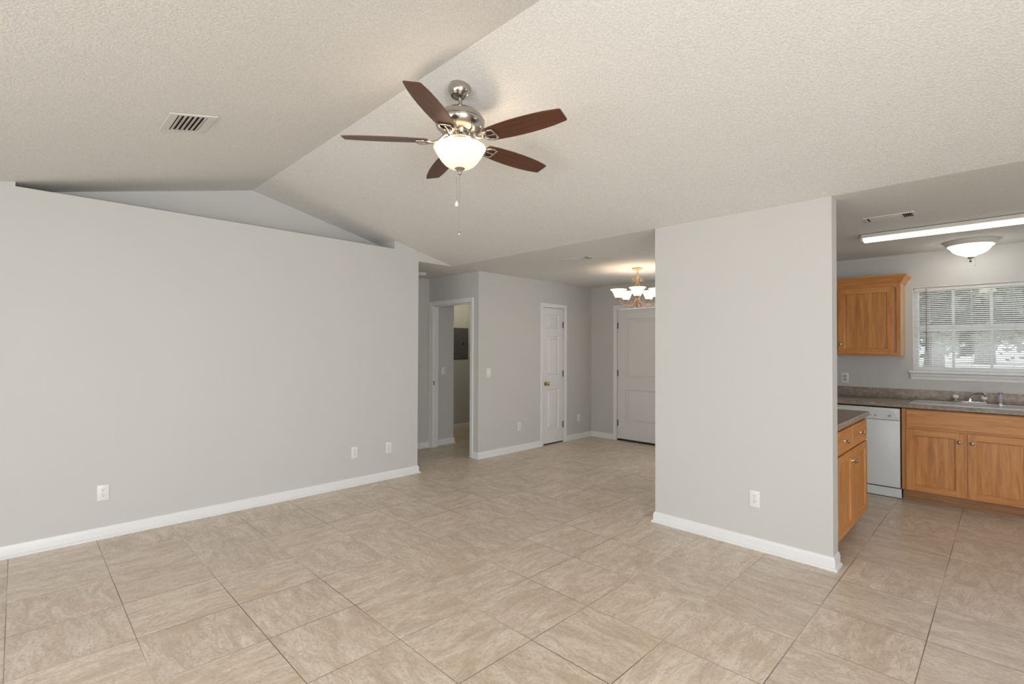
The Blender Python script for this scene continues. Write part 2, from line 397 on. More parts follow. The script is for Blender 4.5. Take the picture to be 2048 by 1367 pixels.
# right and rear walls (behind the camera) with their windows and an added patio door
RW = [(-2.9, -.75, 'window_2', 'left'), (-.6, 1.6, 'window_3', 'right')]
w = MB(); xs = -5.26
for a, b, *_ in RW:
    w.box(xs, a, YB-T, YB, 0, H+.1); w.box(a, b, YB-T, YB, 0, .35); w.box(a, b, YB-T, YB, 2.1, H+.1); xs = b
w.box(xs, XR+T, YB-T, YB, 0, H+.1)
struct(w, 'wall_rear', M['wall'], 'rear living room wall with two windows', 'wall')
w = MB().box(XR, XR+T, YB, -1.4, 0, 3.1).box(XR, XR+T, .8, 4.4, 0, 3.1).box(XR, XR+T, 5.6, 7.0, 0, 3.1)
w.box(XR, XR+T, -1.4, .8, 2.15, 3.1).box(XR, XR+T, -1.4, .8, 0, .1).box(XR, XR+T, 4.4, 5.6, 2.0, 3.1).box(XR, XR+T, 4.4, 5.6, 0, .8)
struct(w, 'wall_right', M['wall'], 'right hand wall with an added patio opening', 'wall')

def simple_window(name, label, x0, x1, z0, z1, y, rz=0, at=None):
    r = thing(name, label, 'window', at or (0, 0, 0), rz, kind='structure')
    f = MB().box(x0, x0+.05, y-.05, y+.02, z0, z1).box(x1-.05, x1, y-.05, y+.02, z0, z1).box(x0+.05, x1-.05, y-.05, y+.02, z0, z0+.05).box(x0+.05, x1-.05, y-.05, y+.02, z1-.05, z1)
    f.box((x0+x1)/2-.03, (x0+x1)/2+.03, y-.05, y+.02, z0+.05, z1-.05)
    f.build('window_frame', M['trim'], r)
    MB().box(x0+.05, x1-.05, y-.022, y-.016, z0+.05, z1-.05).build('window_pane', M['glass'], r)
    return r
simple_window('window_2', 'wide rear window on the left', -2.9, -.75, .35, 2.1, YB-.04)
simple_window('window_3', 'wide rear window on the right', -.6, 1.6, .35, 2.1, YB-.04)
simple_window('added_window_4', 'added unseen patio door for fill light in the right wall', -1.4, .8, .1, 2.15, -XR-.04, PI/2)
simple_window('window_5', 'small side window in the right wall of the kitchen', 4.4, 5.6, .8, 2.0, -XR-.04, PI/2)

simple_window('added_window_6', 'added unseen dining room window for extra light beside the front door, hidden by the short partition wall', -3.2, -2.25, .95, 2.05, YE+.08)

# ------------------------------------------------------------------ baseboards and casings
BASE = [(0, 0), (.026, 0), (.027, .007), (.022, .015), (.013, .019), (.013, .062), (.010, .072), (.007, .083), (0, .086)]
def baseboard(name, path, label):
    """path in room order; the profile grows to the left of the travelling direction"""
    P = [Vector(p) for p in path]; rings = []
    for i, p in enumerate(P):
        d0 = (P[i]-P[i-1]).normalized() if i else None
        d1 = (P[i+1]-P[i]).normalized() if i < len(P)-1 else None
        n0 = Vector((-d0.y, d0.x)) if d0 else None; n1 = Vector((-d1.y, d1.x)) if d1 else None
        if n0 and n1:
            m = (n0+n1); m = m/(m.dot(n0))
        else: m = n0 or n1
        rings.append([(p.x+m.x*d, p.y+m.y*d, z) for d, z in BASE])
    mb = MB().loft(rings)
    return struct(mb, name, M['trim'], label, 'baseboard', smooth=25)
baseboard('baseboard_left', [(XL-.35, LY), (XL, LY), (XL, YB)], 'white baseboard along the long left wall')
baseboard('baseboard_center', [(PX0, YP+.4), (PX0, YP), (PX1, YP), (PX1, PY1)][::-1], 'white baseboard around the short partition wall')
baseboard('baseboard_hall', [(HX, YD), (HX, LY)], 'short white baseboard left of the open doorway')
baseboard('baseboard_dining', [(XC, CY0-.062), (XC, YD), (OX1+.06, YD)], 'white baseboard from the doorway to the closet door')
baseboard('baseboard_corner', [(FX0-.062, YE), (XC, YE), (XC, CY1+.062)], 'white baseboard in the far dining corner')
baseboard('baseboard_entry', [(PX0, YE), (FX1+.062, YE)], 'white baseboard right of the front door')
baseboard('baseboard_partition', [(PX0, YP+.41), (PX0, YE)], 'white baseboard along the dining side of the partition')
baseboard('baseboard_utility', [(-6.09, 4.715), (-5.97, 4.715), (-5.97, YD+T)], 'white baseboard on the short wall inside the doorway')
baseboard('baseboard_far', [(-6.97, YE), (-6.97, YD+T)], 'white baseboard below the breaker panel wall')

CAS = [(0, 0), (0, .009), (.007, .012), (.028, .012), (.036, .015), (.052, .018), (.060, .016), (.060, 0)]
def casing(name, s0, s1, z1, frame, label, depth, stop=True):
    """U-shaped casing round an opening; frame(s, n, z) maps along-wall, out-of-wall, height to world"""
    r = MB()
    path = [(s0, 0, (-1, 0)), (s0, z1, (-1, 1)), (s1, z1, (1, 1)), (s1, 0, (1, 0))]
    r.loft([[frame(s+m[0]*w, t, z+m[1]*w) for w, t in CAS] for s, z, m in path])
    # jamb lining and stop
    def bx(a0, a1, n0, n1, z0, z1_):
        r.loft([[frame(a0, n0, z0), frame(a1, n0, z0), frame(a1, n1, z0), frame(a0, n1, z0)],
                [frame(a0, n0, z1_), frame(a1, n0, z1_), frame(a1, n1, z1_), frame(a0, n1, z1_)]])
    bx(s0-.015, s0, -depth, .003, 0, z1+.015); bx(s1, s1+.015, -depth, .003, 0, z1+.015); bx(s0-.015, s1+.015, -depth, .003, z1, z1+.015)
    if stop:
        bx(s0, s0+.011, -.085, -.05, 0, z1); bx(s1-.011, s1, -.085, -.05, 0, z1); bx(s0, s1, -.085, -.05, z1-.011, z1)
    return struct(r, name, M['trim'], label, 'door casing', smooth=20)
fr_door = lambda s, n, z: (s, YD-n, z)
fr_clos = lambda s, n, z: (XC+n, s, z)
fr_ent = lambda s, n, z: (s, YE-n, z)
tr1 = casing('trim_1', OX0, OX1, OZ, fr_door, 'white casing around the open doorway in the hall', T)
MB().box(OX0, OX0+.003, YD+.03, YD+.06, .90, .96).build('strike_plate', M['nickel'], tr1)
casing('trim_2', CY0, CY1, CZ, fr_clos, 'white casing around the narrow closet door', T, False)
casing('trim_3', FX0, FX1, FZ, fr_ent, 'white casing around the front door', T, False)

# ------------------------------------------------------------------ doors
def door_slab(w, z0, z1, panels, t=.035):
    """front face at y=0 looking to -y, x from 0 to w; panels are (x0,x1,z0,z1)"""
    m = MB(); rec = .013
    m.box(0, w, rec, t, z0, z1)
    xs0, xs1 = panels[0][0], panels[0][1]
    m.box(0, xs0, 0, rec, z0, z1); m.box(xs1, w, 0, rec, z0, z1)
    zz = z0
    for (a, b, c0, c1) in sorted(panels, key=lambda q: q[2]):
        m.box(xs0, xs1, 0, rec, zz, c0); zz = c1
        # moulded slope and raised field
        g = .030
        m.loft([[(a, 0, c0), (b, 0, c0), (b, 0, c1), (a, 0, c1)], [(a+.008, rec-.0005, c0+.008), (b-.008, rec-.0005, c0+.008), (b-.008, rec-.0005, c1-.008), (a+.008, rec-.0005, c1-.008)]], cap=False)
        m.loft([[(a+g, rec-.0005, c0+g), (b-g, rec-.0005, c0+g), (b-g, rec-.0005, c1-g), (a+g, rec-.0005, c1-g)],
                [(a+g+.022, .002, c0+g+.022), (b-g-.022, .002, c0+g+.022), (b-g-.022, .002, c1-g-.022), (a+g+.022, .002, c1-g-.022)]])
    m.box(xs0, xs1, 0, rec, zz, z1)
    return m
def hinge(parent, x, z, y=-.004):
    h = MB().box(x-.014, x+.012, y, y+.004, z-.045, z+.045)
    h.lathe([(.007, -.05), (.007, .05)], (x, y-.004, z), 10)
    h.build('hinge', M['bronze'], parent, 30)
d1 = thing('door_1', 'narrow white three panel closet door with brass knob', 'door', (XC-.012, CY0, 0), PI/2, kind='structure')
W1 = CY1-CY0
door_slab(W1-.006, .018, CZ-.004, [(.105, W1-.105, 1.735, 1.945), (.105, W1-.105, 1.04, 1.625), (.105, W1-.105, .225, .82)]).build('door_panel', M['door'], d1)
for z in (.27, 1.05, 1.80): hinge(d1, W1-.006, z)
k = MB(); k.lathe([(.0, 0), (.031, 0), (.031, .004), (.026, .008), (.012, .012), (.010, .030), (.016, .036), (.027, .042), (.030, .052), (.026, .063), (.014, .070), (0, .071)], seg=24)
k.xform(Matrix.Translation((.068, 0, .912)) @ Matrix.Rotation(PI/2, 4, 'X')); k.build('door_knob', M['brass'], d1, 40)
MB().box(.003, .018, -.0025, 0, .88, .945).build('latch_plate', M['brass'], d1)
MB().box(.002, W1-.006, .004, .03, 0.002, .017).build('door_gap', M['dark'], d1)
d2 = thing('door_2', 'white two panel front door at the far end of the dining room', 'door', (FX0, YE+.014, 0), 0, kind='structure')
W2 = FX1-FX0
door_slab(W2-.006, .03, FZ-.006, [(.145, W2-.145, .97, 1.90), (.145, W2-.145, .29, .80)]).xform(Matrix.Translation((.003, 0, 0))).build('door_panel', M['door'], d2)
for z in (.27, 1.05, 1.80): hinge(d2, .006, z)
MB().box(0, W2, -.012, .05, 0.001, .022, .004).build('threshold', M['dark'], d2)
k = MB(); k.lathe([(0, 0), (.033, 0), (.033, .005), (.013, .012), (.011, .035), (.026, .046), (.028, .058), (.02, .068), (0, .07)], seg=20)
k.xform(Matrix.Translation((W2-.07, 0, .92)) @ Matrix.Rotation(PI/2, 4, 'X')); k.build('door_knob', M['brass'], d2, 40)

# ------------------------------------------------------------------ wall plates
def make_outlet(name, label, loc, rz, group=None, plug=M['white'], slot=M['slot']):
    r = thing(name, label, 'outlet', loc, rz, group)
    MB().box(-.036, .036, -.006, 0, -.059, .059, .003, 2).build('cover_plate', M['white'], r, 40)
    for s in (-1, 1):
        m = MB(); n = 20; ring = []
        for q in range(n):
            a = 2*PI*q/n; ring.append((.017*math.cos(a), max(-.0135, min(.0135, .0172*math.sin(a)))+s*.0195))
        m.loft([[(x, -.0058, z) for x, z in ring], [(x*.97, -.0085, z) for x, z in ring]])
        f = m.build('receptacle', plug, r, 30)
        h = MB().box(-.0075, -.0055, -.0092, -.008, s*.0195, s*.0195+.0085).box(.0052, .0072, -.0092, -.008, s*.0195+.001, s*.0195+.0085)
        h.lathe([(.0028, -.0006), (.0028, .0006)], (0, -.0086, s*.0195-.006), 10)
        h.bm.verts.ensure_lookup_table()
        h.box(-.0022, .0022, -.0092, -.008, s*.0195-.0085, s*.0195-.004)
        h.build('slots', slot, f)
    s = MB(); s.lathe([(.003, 0), (.0028, .001), (0, .0015)], seg=10); s.xform(Matrix.Translation((0, -.006, 0)) @ Matrix.Rotation(PI/2, 4, 'X'))
    s.build('screw', M['nickel'], r)
    return r
E90 = PI/2
make_outlet('outlet', 'white duplex outlet on the long left wall, nearest the camera', (XL, .474, .342), E90)
o2 = make_outlet('outlet', 'white duplex outlet on the long left wall, larger of the pair near its far end', (XL, 2.504, .347), E90)
copy_tree(o2, (XL, 2.906, .343), E90, 'white duplex outlet last on the left wall, closest to the hall opening')
make_outlet('outlet', 'white duplex outlet low on the short partition wall', (-1.294, YP, .360), 0)
copy_tree(o2, (XC, 5.01, .342), E90, 'white duplex outlet between light switch and closet door')
copy_tree(o2, (XC, 6.377, .332), E90, 'white duplex outlet in the far corner right of the closet door')
make_outlet('outlet', 'duplex outlet with ivory sockets above the kitchen backsplash', (-1.299, YK, 1.116), 0, plug=M['ivory'])
def make_switch(name, label, loc, rz):
    r = thing(name, label, 'light switch', loc, rz)
    MB().box(-.036, .036, -.006, 0, -.059, .059, .003, 2).build('cover_plate', M['white'], r, 40)
    MB().loft([[(-.005, -.006, -.011), (.005, -.006, -.011), (.005, -.006, .011), (-.005, -.006, .011)],
               [(-.004, -.016, .004), (.004, -.016, .004), (.004, -.014, .010), (-.004, -.014, .010)]]).build('toggle', M['white'], r)
    for z in (-.03, .03):
        s = MB(); s.lathe([(.003, 0), (.0028, .001), (0, .0015)], seg=10); s.xform(Matrix.Translation((0, -.006, z)) @ Matrix.Rotation(PI/2, 4, 'X'))
        s.build('screw', M['nickel'], r)
    return r
sw = make_switch('light_switch', 'white toggle switch beside the hall corner on the dining wall', (XC, 4.423, 1.112), E90)
copy_tree(sw, (-5.97, 4.519, 1.10), E90, 'white toggle switch on the wall just inside the open doorway')

bp = thing('breaker_panel', 'dark grey electrical breaker panel seen through the open doorway', 'breaker panel', (-6.97, 5.657, 1.237), E90)
MB().box(-.176, .176, -.012, 0, 0, .563, .003).build('cover', M['panel_grey'], bp)
MB().box(-.162, .162, -.020, -.012, .016, .547, .003).build('panel_door', M['panel_grey'], bp)
MB().box(.030, .062, -.026, -.020, .262, .297, .003).build('latch', M['dark'], bp)

# ------------------------------------------------------------------ ceiling registers and detector
def make_vent(name, label, w, d, loc, n=6, tilt=0.0, rz=0.0, louver_margin=.045):
    """face down; width w along x, depth d along y; louvres run along y, stacked along x"""
    r = thing(name, label, 'air vent', loc, rz); r.rotation_euler = (tilt, 0, rz)
    f = MB(); b = .022; t = .009
    f.box(-w/2, w/2, -d/2, -d/2+b, -t, 0, .003).box(-w/2, w/2, d/2-b, d/2, -t, 0, .003)
    f.box(-w/2, -w/2+louver_margin, -d/2+b, d/2-b, -t, 0, .003).box(w/2-louver_margin, w/2, -d/2+b, d/2-b, -t, 0, .003)
    f.build('frame', M['vent'], r)
    MB().box(-w/2+louver_margin, w/2-louver_margin, -d/2+b, d/2-b, -.0012, 0).build('duct_opening', M['dark'], r)
    s = MB(); span = w-2*louver_margin; p = span/n
    for i in range(n):
        x = -w/2+louver_margin+p*(i+.5)
        s.loft([[(x+p*.46, y, -.001), (x+p*.46, y, -.0025), (x-p*.40, y, -.0125), (x-p*.40, y, -.011)] for y in (-d/2+b-.002, d/2-b+.002)])
    s.build('louvers', M['vent'], r)
    return r
slope_l = math.atan(SL)
# the living-room register lies on the left slope; its louvres run along world x
yv = .69
v = make_vent('ceiling_vent', 'white louvered air register on the sloped ceiling left of the fan', .24, .30, (-3.355, yv, zc(yv)-.001), 6)
v.rotation_euler = (Matrix.Rotation(slope_l, 3, 'X') @ Matrix.Rotation(PI/2, 3, 'Z')).to_euler()
def make_register(name, label, w, d, loc, rz=0):
    r = thing(name, label, 'air vent', loc, rz)
    f = MB(); b = .018; t = .008
    f.box(-w/2, w/2, -d/2, -d/2+b, -t, 0, .003).box(-w/2, w/2, d/2-b, d/2, -t, 0, .003).box(-w/2, -w/2+b, -d/2+b, d/2-b, -t, 0, .003).box(w/2-b, w/2, -d/2+b, d/2-b, -t, 0, .003)
    f.build('frame', M['vent'], r)
    MB().box(-w/2+b, w/2-b, -d/2+b, d/2-b, -.0012, 0).build('duct_opening', M['dark'], r)
    s = MB(); xs = w/2-b-.055
    for i in range(3):                                       # long curved blades
        y = d/2-b-(i+.5)*(d-2*b)/3; h = (d-2*b)/3
        s.loft([[(x, y-h*.46, -.001), (x, y-h*.46, -.003), (x, y+h*.1, -.012), (x, y+h*.44, -.014), (x, y+h*.44, -.0125), (x, y+h*.1, -.0105)] for x in (-w/2+b+.02, xs)])
    s.build('long_blades', M['vent'], r)
    s = MB()
    for i in range(4):                                       # short cross blades at the end
        x = xs+.008+i*.0125
        s.loft([[(x, y, -.001), (x+.0015, y, -.001), (x+.008, y, -.012), (x+.0065, y, -.012)] for y in (-d/2+b, d/2-b)])
    s.build('cross_blades', M['vent'], r)
    return r
make_register('ceiling_vent', 'white air register on the kitchen ceiling in front of the tube light', .31, .17, (-.625, 4.665, H))
make_register('ceiling_vent', 'white air register on the dining ceiling left of the chandelier', .31, .15, (-3.36, 4.42, H))
sm = thing('smoke_detector', 'white round smoke detector on the hall ceiling', 'smoke detector', (-5.53, 3.82, H))
MB().lathe([(.066, 0), (.068, -.012), (.062, -.016), (.058, -.030), (.045, -.038), (0, -.039)], seg=28).build('housing', M['white'], sm, 40)
MB().lathe([(.060, -.016), (.0605, -.019), (.059, -.022), (.058, -.019)], seg=28).build('vent_ring', M['slot'], sm)

# ------------------------------------------------------------------ ceiling fan
FXc, FYc = -2.190, 1.767
fan = thing('ceiling_fan', 'five blade nickel and walnut ceiling fan with lit bowl light', 'ceiling fan', (FXc, FYc, 2.429))
Z = lambda z: z-2.40
cz = zc(FYc)-.029
cn = MB().lathe([(.0, .012), (.062, .012), (.065, .0), (.0655, -.012), (.064, -.030), (.058, -.050), (.048, -.066), (.041, -.073), (.038, -.077), (.028, -.078), (.020, -.072), (0, -.072)], seg=36)
cn.xform(Matrix.Translation((0, 0, Z(cz))) @ Matrix.Diagonal((1, 1, .78, 1)) @ Matrix.Rotation(-math.atan(SL), 4, 'X')); cn.build('canopy', M['nickel'], fan, 35)
MB().lathe([(.0125, Z(2.77)), (.0125, Z(cz-.06))], seg=16).build('downrod', M['nickel'], fan, 60)
mh = MB().lathe([(0, Z(2.788)), (.016, Z(2.788)), (.018, Z(2.780)), (.028, Z(2.768)), (.036, Z(2.762)), (.070, Z(2.757)), (.103, Z(2.741)), (.126, Z(2.718)), (.139, Z(2.694)), (.141, Z(2.690)), (.137, Z(2.687)), (.141, Z(2.684)),
                 (.139, Z(2.672)), (.131, Z(2.655)), (.112, Z(2.638)), (.088, Z(2.628)), (.070, Z(2.624)), (.064, Z(2.612)), (0, Z(2.612))], seg=48)
mh.build('motor_housing', M['nickel'], fan, 30)
ft = MB().lathe([(0, Z(2.618)), (.066, Z(2.618)), (.070, Z(2.610)), (.070, Z(2.590)), (.064, Z(2.585)), (.064, Z(2.555)), (.070, Z(2.545)), (0, Z(2.545))], seg=40)
ft.build('light_fitter', M['nickel'], fan, 30)
fs = MB()
for q in range(10):
    a = 2*PI*q/10
    fs.loft([[( .0705*math.cos(a+da), .0705*math.sin(a+da), zz) for da in (-.13, .13)]+[(.066*math.cos(a+da), .066*math.sin(a+da), zz) for da in (.13, -.13)] for zz in (Z(2.593), Z(2.607))])
fs.build('fitter_slots', M['slot'], fan)
BR = [(.128, 2.551), (.138, 2.547), (.1455, 2.543), (.147, 2.538), (.144, 2.531), (.136, 2.517), (.122, 2.493), (.105, 2.468), (.085, 2.447), (.062, 2.433), (.038, 2.425), (.018, 2.422)]
bw = MB().loft([[(r*math.cos(2*PI*k/48), r*math.sin(2*PI*k/48), Z(z)) for k in range(48)] for r, z in BR + [(r-.004, z+.003) for r, z in BR[::-1]]], cap=False, loop=True)
bw.build('glass_bowl', M['bowl'], fan, 60)
MB().lathe([(0, Z(2.430)), (.032, Z(2.432)), (.031, Z(2.425)), (.022, Z(2.417)), (.012, Z(2.409)), (.009, Z(2.402)), (.012, Z(2.397)), (.011, Z(2.392)), (.006, Z(2.388)), (0, Z(2.387))], seg=24).build('finial', M['nickel'], fan, 40)
def blade_outline():
    pts = []
    r0, r1 = .177, .648
    stations = [(.0, .046), (.04, .052), (.12, .058), (.25, .064), (.40, .0675), (.55, .068), (.70, .065), (.82, .060), (.90, .054)]
    top = [(r0+(r1-r0)*s, wd) for s, wd in stations]
    tip = [(r1-.005, .046), (r1, .040), (r1, -.038), (r1-.005, -.044)]
    bot = [(r0+(r1-r0)*s, -wd*.94) for s, wd in stations[::-1] if s <= .90]
    return top+tip+bot
PITCH = math.radians(12.5)
ZB = 2.577
for kx in range(5):
    ang = math.radians(13.7+72*kx)
    # blade: x outward, +y is the counter-clockwise side, which dips
    Rm = Matrix.Translation((0, 0, Z(ZB))) @ Matrix.Rotation(ang, 4, 'Z') @ Matrix.Rotation(-PITCH, 4, 'X')
    ol = blade_outline()
    b = MB().loft([[(x, y, -.003) for x, y in ol], [(x, y, .003) for x, y in ol]])
    bo = b.build('blade', M['walnut'], fan)
    bo.matrix_local = Rm
    # blade iron, built in blade space: stem from hub and an open diamond plate beneath the blade
    ir = MB()
    inv = (Matrix.Rotation(-PITCH, 4, 'X')).inverted()
    stem = [(.062, 0, .040), (.085, 0, .036), (.105, 0, .018), (.125, 0, -.002), (.150, 0, -.009), (.172, 0, -.0085)]
    ir.tube([inv @ Vector(p) if i < 4 else Vector(p) for i, p in enumerate(stem)], [.009, .0085, .008, .0085, .009, .008], 10)
    loop = [(.165, -.006), (.185, -.030), (.215, -.040), (.238, -.036), (.244, .0), (.238, .036), (.215, .040), (.185, .030), (.165, .006)]
    ir.tube([(x, y, -.0085) for x, y in loop], [.0065]*9, 8)
    ir.tube([(.168, 0, -.0085), (.2, .0, -.009), (.235, 0, -.0085)], [.006, .0045, .006], 8)
    for sx, sy in ((.188, .018), (.188, -.018), (.232, 0)): ir.sphere((sx, sy, -.011), .006, 6, .6)
    ir.build('blade_iron', M['nickel'], bo, 50)
away = Vector((-.78, .62))
def pull_chain(off, z0, z1, kn):
    x, y = off
    m = MB().tube([(x, y, Z(z0)), (x, y, Z(z1))], .0013, 6)
    z = z0
    while z > z1:
        m.sphere((x, y, Z(z)), .0021, 4); z -= .012
    o = m.build('pull_chain', M['nickel'], fan, 40)
    p = MB()
    if kn == 'ball': p.lathe([(0, 0), (.004, -.002), (.010, -.014), (.0115, -.022), (.008, -.031), (0, -.034)], (x, y, Z(z1)), 16)
    else:
        p.sphere((x, y, Z(z1)-.006), .0055, 6); p.lathe([(0, 0), (.005, -.004), (.006, -.018), (.003, -.026), (0, -.027)], (x, y, Z(z1)-.012), 12)
    p.build('chain_pull', M['crystal'] if kn == 'ball' else M['chrome'], o, 50)
pull_chain((away.x*.076-.012, away.y*.076-.012), 2.565, 2.263, 'ball')
pull_chain((away.x*.076-.001, away.y*.076-.001), 2.565, 2.102, 'bell')
for sx, sy in ((.06, .045), (-.045, .06), (-.02, -.075)):
    add_light('fan_bulb', 'POINT', (sx, sy, Z(2.553)), 2.0, (1.0, 0.85, 0.66), radius=.028, parent=fan)

# ------------------------------------------------------------------ chandelier
CX, CYc = -3.257, 5.467
ch = thing('chandelier', 'antique gold five arm chandelier with lit bell glass shades', 'chandelier', (CX, CYc, 1.94))
Q = lambda z: z-1.94
MB().lathe([(0, Q(2.439)), (.064, Q(2.439)), (.066, Q(2.432)), (.055, Q(2.422)), (.030, Q(2.412)), (.010, Q(2.406)), (0, Q(2.404))], seg=28).build('canopy', M['gold'], ch, 40)
cl = MB()
for i, z in enumerate((2.396, 2.375, 2.354)):
    pts = []
    for q in range(13):
        a = 2*PI*q/12; dx, dz = .0085*math.cos(a), .015*math.sin(a)
        pts.append((dx, 0, Q(z)+dz) if i % 2 == 0 else (0, dx, Q(z)+dz))
    cl.tube(pts, .0026, 6)
cl.build('chain', M['gold'], ch, 50)
MB().lathe([(0, Q(2.345)), (.008, Q(2.343)), (.012, Q(2.330)), (.007, Q(2.320)), (.007, Q(2.10)), (.016, Q(2.085)), (.026, Q(2.06)), (.030, Q(2.035)), (.022, Q(2.012)), (.010, Q(2.0)), (.014, Q(1.988)), (.026, Q(1.982)), (.020, Q(1.966)), (.008, Q(1.954)), (.006, Q(1.946)), (0, Q(1.942))], seg=24).build('column', M['gold'], ch, 40)
aim = math.atan2(-CYc, -CX)               # one arm points at the room
for k5 in range(5):
    a = aim+2*PI*k5/5; ca, sa = math.cos(a), math.sin(a)
    arm = MB()
    prof = [(.018, 2.05), (.040, 2.005), (.075, 1.972), (.120, 1.962), (.170, 1.972), (.210, 1.998), (.232, 2.025), (.240, 2.048)]
    arm.tube([(r*ca, r*sa, Q(z)) for r, z in prof], [.0065, .0062, .006, .006, .006, .006, .006, .007], 8)
    curl = [(.075, 1.972), (.085, 2.0), (.075, 2.022), (.058, 2.018), (.056, 2.002), (.068, 1.998)]
    arm.tube([(r*ca, r*sa, Q(z)) for r, z in curl], [.005, .0045, .004, .0035, .003, .003], 6)
    ao = arm.build('arm', M['gold'], ch, 50)
    a2 = a+PI/5; cb, sb = math.cos(a2), math.sin(a2)
    sc = MB()
    s1 = [(.020, 2.09), (.042, 2.13), (.046, 2.17), (.034, 2.22), (.014, 2.27), (.012, 2.31), (.030, 2.325), (.055, 2.315), (.068, 2.293), (.060, 2.270), (.044, 2.272), (.040, 2.288), (.050, 2.294)]
    sc.tube([(r*cb, r*sb, Q(z)) for r, z in s1], [.0045, .0042, .004, .004, .0038, .0036, .0036, .0036, .0034, .0034, .003, .003, .0025], 8)
    sc.build('scroll', M['gold'], ch, 50)
    cx0, cy0 = .240*ca, .240*sa
    MB().lathe([(0, Q(2.044)), (.010, Q(2.044)), (.020, Q(2.050)), (.032, Q(2.058)), (.036, Q(2.068)), (.030, Q(2.070)), (0, Q(2.070))], (cx0, cy0, 0), 20).build('cup', M['gold'], ao, 40)
    SP = [(.030, 2.066), (.040, 2.074), (.050, 2.092), (.058, 2.112), (.068, 2.135), (.084, 2.156), (.102, 2.171)]
    prof2 = SP+[(r-.003, z+.002) for r, z in SP[::-1]]
    MB().loft([[(cx0+r*math.cos(2*PI*q/28), cy0+r*math.sin(2*PI*q/28), Q(z)) for q in range(28)] for r, z in prof2], cap=False, loop=True).build('glass_shade', M['shade'], ao, 60)
    add_light('chandelier_bulb', 'POINT', (cx0, cy0, Q(2.105)), 1.4, (1.0, 0.82, 0.62), radius=.02, parent=ch)

# ------------------------------------------------------------------ kitchen lights
fl = thing('tube_light', 'long white fluorescent fixture with wraparound lens on kitchen ceiling', 'ceiling light', (-.29, 5.27, H))
MB().box(-.61, .61, -.068, .075, -.035, -.004, .003).build('housing', M['vent'], fl)
MB().box(-.58, .58, -.045, .055, -.006, 0).build('shadow_gap', M['dark'], fl)  # dark strip standing in for the shadow line between housing and ceiling
pr = [(-.060, -.033), (-.064, -.046), (-.054, -.058), (-.03, -.064), (.037, -.064), (.061, -.058), (.071, -.046), (.067, -.033)]
MB().prism(pr, 'x', -.596, .596).build('lens', M['tube'], fl, 35)
for sx in (-1, 1):
    MB().prism([(y*1.02, z*1.02) for y, z in pr], 'x', sx*.596, sx*.612).build('end_cap', M['dwtrim'], fl, 35)
dm = thing('dome_light', 'round lit flush ceiling light with finial above the kitchen sink', 'ceiling light', (-.235, 6.23, H))
MB().lathe([(0, 0), (.190, 0), (.192, -.008), (.180, -.030), (.165, -.042), (.160, -.044), (0, -.040)], seg=40).build('pan', M['vent'], dm, 30)
MB().lathe([(.164, -.040), (.160, -.050), (.146, -.058), (.138, -.072), (.120, -.096), (.092, -.115), (.058, -.128), (.034, -.140), (.020, -.150), (0, -.152)], seg=40).build('glass_dome', M['dome'], dm, 60)
MB().lathe([(0, -.145), (.030, -.148), (.026, -.156), (.010, -.166), (.008, -.176), (.013, -.182), (.010, -.190), (.004, -.197), (0, -.198)], seg=20).build('finial', M['nickel'], dm, 40)
pc = MB().tube([(.030, -.02, -.152), (.030, -.02, -.22)], .0011, 6); pc.sphere((.03, -.02, -.226), .006, 6); pc.sphere((.03, -.02, -.212), .004, 6)
pc.build('pull_chain', M['nickel'], dm, 50)

# ------------------------------------------------------------------ kitchen window and blind
w1 = thing('window_1', 'white kitchen window over the sink with leafy view', 'window', (0, 0, 0), kind='structure')
f = MB(); y0, y1 = YK+.075, YK+.135
for a, b in ((WX0, WX0+.04), (WX1-.04, WX1)): f.box(a, b, y0, y1, WZ0, WZ1)
f.box(WX0+.04, WX1-.04, y0, y1, WZ0, WZ0+.045).box(WX0+.04, WX1-.04, y0, y1, WZ1-.04, WZ1)
f.box(WX0+.04, WX1-.04, y0+.008, y1-.01, 1.635, 1.69)
for x in (-.387, -.108): f.box(x-.011, x+.011, y0+.02, y0+.045, WZ0+.04, WZ1-.04)
f.build('window_frame', M['trim'], w1)
MB().box(WX0+.04, WX1-.04, y0+.030, y0+.034, WZ0+.045, WZ1-.04).build('window_pane', M['glass'], w1)
s = MB().box(WX0-.03, WX1+.03, YK-.038, YK+.074, WZ0-.020, WZ0+.003, .004)
s.build('window_sill', M['trim'], w1)
ap = MB(); pf = [(0, 0), (.018, 0), (.030, -.012), (.026, -.026), (.014, -.038), (.010, -.064), (.0, -.068)]
ap.loft([[(x, YK-d, WZ0-.022+z) for d, z in pf] for x in (WX0-.020, WX1+.020)]); ap.build('sill_apron', M['trim'], w1, 25)
rev = MB().box(WX0, WX0+.004, YK-.001, YK+.075, WZ0, WZ1).box(WX1-.004, WX1, YK-.001, YK+.0745, WZ0, WZ1).box(WX0+.004, WX1-.004, YK-.001, YK+.0745, WZ1-.004, WZ1)
rev.build('window_reveal', M['trim'], w1)

